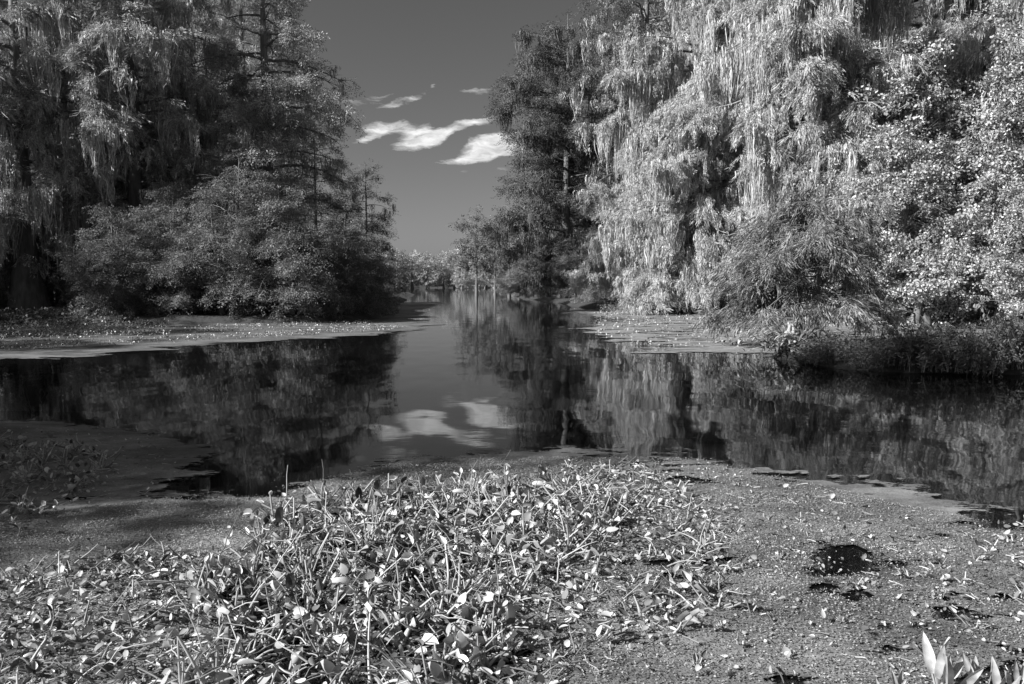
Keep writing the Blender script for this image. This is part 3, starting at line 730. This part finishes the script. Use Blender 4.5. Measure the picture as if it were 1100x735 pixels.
for p in blue(rng, SHADE, 36, .14):
    put_hy(TALL, r, p[0], p[1], r.uniform(.5, .75), 'water hyacinth in the shaded clump at the left edge', 'shaded hyacinths at the left edge')
MIDFAR = gpoly([(690, 500), (760, 505), (860, 560), (860, 640), (760, 735), (640, 735), (700, 690), (770, 660), (790, 620), (760, 560)])
for p in blue(rng, MIDFAR, 26, .18):
    put_hy(LOW, r, p[0], p[1], r.uniform(.4, .75), 'stray little hyacinth standing alone on the duckweed beyond the loose patch', 'stray hyacinths on the duckweed')
for p in blue(rng, RIGHT, 14, .22):
    put_hy(LOW, r, p[0], p[1], r.uniform(.5, .8), 'little hyacinth sprouting from the duckweed near the lower right', 'sparse hyacinths at the right')

# the uncountable rest: loose leaves, broken stalks, small sprouts
rest = MB(); dry = MB(); rng = np.random.default_rng(55)
def loose(poly, n, lf, hmax, flat=.5):
    for p in sample(rng, poly, n):
        a = rng.uniform(0, 6.28); l = lf * rng.uniform(.5, 1.3); z = .02 + hmax * rng.random() ** 2
        d = np.array([math.cos(a), math.sin(a), rng.normal(.1, flat)]); nr = rng.normal(0, .6 * flat + .15, 3) + [0, 0, 1]
        blade(rest, np.array([p[0], p[1], z]), d, nr, l, l * rng.uniform(.3, .85), rng.uniform(-.3, .9), rng.uniform(-.3, .6), 4, 2)
loose(MOUND, 1300, .055, .12, .9); loose(MID, 700, .045, .06, .7); loose(LOWL, 800, .045, .06, .7); loose(SHADE, 700, .045, .1, .7); loose(RIGHT, 130, .035, .02, .5)
RIGHTALL = gpoly([(640, 500), (760, 500), (960, 550), (1110, 585), (1110, 735), (600, 735)])
allfg = gpoly([(0, 640), (420, 500), (560, 495), (760, 495), (960, 545), (1110, 580), (1110, 735), (0, 735)])
loose(allfg, 3600, .02, .01, .4); loose(RIGHTALL, 260, .042, .03, .5)
leftm = gpoly([(0, 458), (110, 465), (190, 480), (200, 515), (160, 545), (330, 525), (420, 498), (550, 493), (300, 560), (0, 640)])
loose(leftm, 500, .025, .01, .4)
tag(rest.build('fallen_leaves', M_HYA, smooth=True), 'loose and broken leaves scattered through the foreground plants', 'leaf litter', kind='stuff')
for poly, n, ml, hz in ((MOUND, 900, .22, .14), (MID, 360, .15, .05), (LOWL, 200, .13, .05), (allfg, 380, .11, .015), (SHADE, 60, .15, .08), (leftm, 90, .1, .01)):
    for p in sample(rng, poly, n):
        a = rng.uniform(0, 6.28); L = ml * rng.uniform(.3, 1.15); u = rng.normal(.25, .4) * (hz > .04)
        path = spline(np.array([p[0], p[1], .02 + hz * rng.random() ** 1.5]), (math.cos(a), math.sin(a)), L, u, rng.normal(.1, .25), 6, rng, .12)
        path[:, 2] = np.maximum(path[:, 2], .014)
        tube(dry, path, np.linspace(.0042, .0022, 6) * rng.uniform(.6, 1.3), 4)
tag(dry.build('dry_stems', M_STALK, smooth=True), 'broken pale stems lying criss-cross in the foreground plants', 'stems', kind='stuff')

# duckweed grains
dw = MB(); rng = np.random.default_rng(66)
near = gpoly([(-20, 560), (330, 520), (420, 500), (560, 492), (760, 494), (960, 542), (1120, 572), (1140, 760), (-40, 760)])
P = sample(rng, near, 210000)
P = P[near_cover(P) > .0 + .1 * rng.normal(0, 1, len(P))]
n = len(P); a = rng.uniform(0, 6.28, n); b3 = np.column_stack([P, .016 + rng.random(n) * .008])
v, f = leaf_quads(b3, np.stack([np.cos(a), np.sin(a), rng.normal(0, .25, n)], 1), rng.normal(0, .35, (n, 3)) + [0, 0, 1], rng.uniform(.005, .013, n), rng.uniform(.005, .011, n))
dw.add(v, f); tag(dw.build('duckweed', M_DWEED), 'tiny duckweed grains thick on the foreground mat', 'duckweed', kind='stuff')

# small plants along the far mats
fp = MB(); rng = np.random.default_rng(88)
def sprouts(poly, n, lf, h):
    P = sample(rng, poly, n); k = 5; P = np.repeat(P, k, 0) + rng.normal(0, lf * .8, (n * k, 2)); m = len(P)
    b3 = np.column_stack([P, .02 + rng.random(m) * h])
    v, f = leaf_quads(b3, unit(rng, m) + [0, 0, .2], unit(rng, m) + [0, 0, .7], lf * rng.uniform(.5, 1.3, m), lf * .7 * rng.uniform(.5, 1.3, m)); fp.add(v, f)
sprouts(gpoly([(0, 378), (120, 372), (400, 357), (440, 352), (400, 350), (250, 360), (0, 370)]), 500, .05, .06)
sprouts(gpoly([(-20, 350), (180, 348), (180, 362), (-20, 370)]), 700, .07, .15)
sprouts(gpoly([(180, 352), (400, 345), (410, 350), (180, 360)]), 200, .06, .06)
sprouts(gpoly([(640, 336), (820, 340), (830, 375), (690, 372), (640, 360)]), 450, .07, .04)
sprouts(gpoly([(860, 340), (1100, 342), (1100, 352), (860, 352)]), 800, .1, .12)
tag(fp.build('floating_plants', M_HYA), 'small bright floating plants dotted over the distant duckweed strips', 'water plants', kind='stuff')
gc = MB(); rng = np.random.default_rng(89); fp = gc
sprouts([*map(tuple, [])] if False else np.array([(-24, 28.2), (-15, 29.2), (-14, 34), (-9, 38), (-9, 42), (-40, 42), (-40, 28.2)]), 7000, .13, .45)
sprouts(np.array([(4.8, 43), (9, 40.5), (16, 34), (22, 30), (32, 28), (32, 44), (5, 48)]), 7000, .13, .4)
tag(gc.build('undergrowth', M_WEED), 'low dark undergrowth at the feet of the trees on both banks', 'undergrowth', kind='stuff')

# lance leaved plants at the lower right
def lance(px, py, seed, n, L0, lab):
    rng = np.random.default_rng(seed); x, y = ground(px, py)
    root = bpy.data.objects.new('arrowhead_plant', None); COL.objects.link(root); root.location = (x, y, .01)
    st = MB()
    for i in range(n):
        a = i * 2.4 + rng.normal(0, .4); lean = rng.uniform(.05, .6); sl = L0 * rng.uniform(.35, .7)
        d = np.array([math.cos(a) * math.sin(lean), math.sin(a) * math.sin(lean), math.cos(lean)]); s = np.linspace(0, 1, 6)[:, None]
        path = np.array([0, 0, -.02]) + d * sl * s + np.array([d[0], d[1], 0]) * .05 * s ** 2
        tube(st, path, np.linspace(.006, .0035, 6), 5)
        lb = MB(); L = L0 * rng.uniform(.55, .95)
        blade(lb, path[-1], d + rng.normal(0, .12, 3), np.array([rng.normal(0, .6), -1 + rng.normal(0, .4), .35]), L, L * rng.uniform(.2, .3), rng.uniform(.2, .8), rng.uniform(-.25, .5), 10, 4)
        lb.build('leaf', M_LANCE, root, smooth=True)
    st.build('stalks', M_STALK, root, smooth=True)
    tag(root, lab, 'water plant')
lance(1008, 752, 21, 8, .17, 'upright lance leaved plant with two tall pointed leaves at the bottom edge')
lance(965, 768, 25, 5, .13, 'lance leaved plant cut by the bottom edge, furthest left of its kind')
lance(1058, 758, 23, 7, .16, 'lance leaved plant with narrow leaning leaves near the lower right corner')
lance(1094, 752, 24, 6, .15, 'lance leaved plant in the lower right corner')

# ------------------------------------------------------------------ sky, sun, camera
SUN_EL = math.radians(33); LX, LY = 1.0, .45            # light travels towards +x and a little +y
ln = math.hypot(LX, LY); dirv = Vector((LX / ln * math.cos(SUN_EL), LY / ln * math.cos(SUN_EL), -math.sin(SUN_EL)))
sd = bpy.data.lights.new('sun', 'SUN'); sd.energy = 4.6; sd.angle = math.radians(.5); sd.color = (1, 1, 1)
so = bpy.data.objects.new('sun', sd); COL.objects.link(so); so.rotation_euler = dirv.to_track_quat('-Z', 'Y').to_euler(); so.location = (-40, -10, 40)

w = bpy.data.worlds.new('World'); scene.world = w; w.use_nodes = True; nt = w.node_tree; nt.nodes.clear(); L = nt.links.new
sky = N(nt, 'ShaderNodeTexSky'); sky.sky_type = 'NISHITA'; sky.sun_disc = False; sky.sun_elevation = SUN_EL
sky.sun_rotation = math.atan2(-LX, -LY)   # clockwise from +Y
sky.air_density = 1.0; sky.dust_density = 1.4; sky.ozone_density = 1.0
sp = N(nt, 'ShaderNodeSeparateColor'); L(sky.outputs[0], sp.inputs[0])
skm = N(nt, 'ShaderNodeMath', operation='MULTIPLY'); skm.inputs[1].default_value = .8; L(sp.outputs[0], skm.inputs[0])   # red filter
tc = N(nt, 'ShaderNodeTexCoord'); sx = N(nt, 'ShaderNodeSeparateXYZ'); L(tc.outputs['Generated'], sx.inputs[0])
ymax = N(nt, 'ShaderNodeMath', operation='MAXIMUM'); ymax.inputs[1].default_value = .05; L(sx.outputs['Y'], ymax.inputs[0])
du = N(nt, 'ShaderNodeMath', operation='DIVIDE'); L(sx.outputs['X'], du.inputs[0]); L(ymax.outputs[0], du.inputs[1])
dv = N(nt, 'ShaderNodeMath', operation='DIVIDE'); L(sx.outputs['Z'], dv.inputs[0]); L(ymax.outputs[0], dv.inputs[1])
uv = N(nt, 'ShaderNodeCombineXYZ'); L(du.outputs[0], uv.inputs[0]); L(dv.outputs[0], uv.inputs[1])
# warp
mpn = N(nt, 'ShaderNodeMapping'); mpn.inputs['Scale'].default_value = (14, 30, 1); mpn.inputs['Rotation'].default_value = (0, 0, -.3); L(uv.outputs[0], mpn.inputs[0])
wn = N(nt, 'ShaderNodeTexNoise', Scale=1.0, Detail=6.0, Roughness=.6); L(mpn.outputs[0], wn.inputs['Vector'])
wsub = N(nt, 'ShaderNodeVectorMath', operation='SUBTRACT'); wsub.inputs[1].default_value = (.5, .5, .5); L(wn.outputs['Color'], wsub.inputs[0])
wsc = N(nt, 'ShaderNodeVectorMath', operation='MULTIPLY'); wsc.inputs[1].default_value = (.04, .03, 0); L(wsub.outputs[0], wsc.inputs[0])
wuv = N(nt, 'ShaderNodeVectorMath', operation='ADD'); L(uv.outputs[0], wuv.inputs[0]); L(wsc.outputs[0], wuv.inputs[1])
CL = [  # px, py, half length, half height (pixels), tilt (deg, up to the right), strength
    (402, 137, 20, 8, 10, 1.0), (395, 148, 20, 6, 22, .9), (425, 136, 26, 8, -6, 1.1), (448, 146, 30, 12, 5, 1.3), (437, 156, 26, 8, 6, 1.1), (465, 150, 26, 9, 18, 1.2),
    (488, 142, 32, 8, 20, 1.1), (512, 132, 26, 6, 8, .9),
    (520, 160, 34, 13, 14, 1.5), (545, 152, 40, 14, 12, 1.5), (505, 170, 34, 7, 8, 1.0), (560, 160, 30, 10, 5, 1.2),
    (398, 108, 34, 7, 10, .6), (425, 112, 28, 6, 14, .65), (452, 104, 26, 4, 35, .45), (508, 98, 20, 5, 4, .6), (540, 180, 14, 4, 0, .6), (499, 185, 9, 2.5, 0, .5)]
acc = None
for px, py, a, b, t, st in CL:
    d = ray(px, py); u0, v0 = d[0] / d[1], d[2] / d[1]
    mp = N(nt, 'ShaderNodeMapping'); mp.vector_type = 'TEXTURE'
    mp.inputs['Location'].default_value = (u0, v0, 0); mp.inputs['Rotation'].default_value = (0, 0, math.radians(t)); mp.inputs['Scale'].default_value = (a * 1.05 / F, b * .95 / F, 1)
    L(wuv.outputs[0], mp.inputs[0])
    le = N(nt, 'ShaderNodeVectorMath', operation='LENGTH'); L(mp.outputs[0], le.inputs[0])
    mr = N(nt, 'ShaderNodeMapRange'); mr.interpolation_type = 'SMOOTHSTEP'; mr.inputs['From Min'].default_value = 1.15; mr.inputs['From Max'].default_value = .2
    mr.inputs['To Min'].default_value = 0; mr.inputs['To Max'].default_value = st; L(le.outputs['Value'], mr.inputs['Value'])
    if acc is None: acc = mr.outputs[0]
    else:
        ad = N(nt, 'ShaderNodeMath', operation='ADD'); L(acc, ad.inputs[0]); L(mr.outputs[0], ad.inputs[1]); acc = ad.outputs[0]
# streaks inside the cloud
mps = N(nt, 'ShaderNodeMapping'); mps.inputs['Scale'].default_value = (30, 150, 1); mps.inputs['Rotation'].default_value = (0, 0, -.45); L(wuv.outputs[0], mps.inputs[0])
sn = N(nt, 'ShaderNodeTexNoise', Scale=1.0, Detail=5.0, Roughness=.6); L(mps.outputs[0], sn.inputs['Vector'])
sr = N(nt, 'ShaderNodeMapRange'); sr.inputs['From Min'].default_value = .3; sr.inputs['From Max'].default_value = .7; sr.inputs['To Min'].default_value = .72; sr.inputs['To Max'].default_value = .0; L(sn.outputs['Fac'], sr.inputs['Value'])
ce = N(nt, 'ShaderNodeMath', operation='SUBTRACT'); L(acc, ce.inputs[0]); L(sr.outputs[0], ce.inputs[1])
cm = N(nt, 'ShaderNodeMath', operation='MULTIPLY'); cm.use_clamp = True; cm.inputs[1].default_value = .9; L(ce.outputs[0], cm.inputs[0])
cg = N(nt, 'ShaderNodeMath', operation='MINIMUM'); L(cm.outputs[0], cg.inputs[0]); L(acc, cg.inputs[1]); cm = cg
front = N(nt, 'ShaderNodeMath', operation='GREATER_THAN'); front.inputs[1].default_value = .1; L(sx.outputs['Y'], front.inputs[0])
cf = N(nt, 'ShaderNodeMath', operation='MULTIPLY'); L(cm.outputs[0], cf.inputs[0]); L(front.outputs[0], cf.inputs[1])
mixc = N(nt, 'ShaderNodeMix'); mixc.data_type = 'FLOAT'; L(cf.outputs[0], mixc.inputs[0]); L(skm.outputs[0], mixc.inputs[2]); cs = N(nt, 'ShaderNodeMapRange'); cs.inputs['From Min'].default_value = .35; cs.inputs['From Max'].default_value = .65; cs.inputs['To Min'].default_value = 6.5; cs.inputs['To Max'].default_value = 11; L(sn.outputs['Fac'], cs.inputs['Value']); L(cs.outputs[0], mixc.inputs[3])
bg = N(nt, 'ShaderNodeBackground', Strength=.05); L(mixc.outputs[0], bg.inputs['Color'])
wo = N(nt, 'ShaderNodeOutputWorld'); L(bg.outputs[0], wo.inputs[0])

cam = bpy.data.cameras.new('camera'); co = bpy.data.objects.new('camera', cam); COL.objects.link(co)
cam.lens = F / 1100 * 36; cam.sensor_width = 36; cam.clip_end = 6000; cam.clip_start = .05
co.location = (0, 0, CAMH); co.rotation_euler = (math.pi / 2 - PITCH, 0, 0)
scene.camera = co
vs = scene.view_settings; vs.view_transform = 'Standard'; vs.look = 'None'; vs.gamma = 1; vs.exposure = 0.88; vs.use_curve_mapping = False
scene.cycles.max_bounces = 6; scene.cycles.diffuse_bounces = 2; scene.cycles.transparent_max_bounces = 8
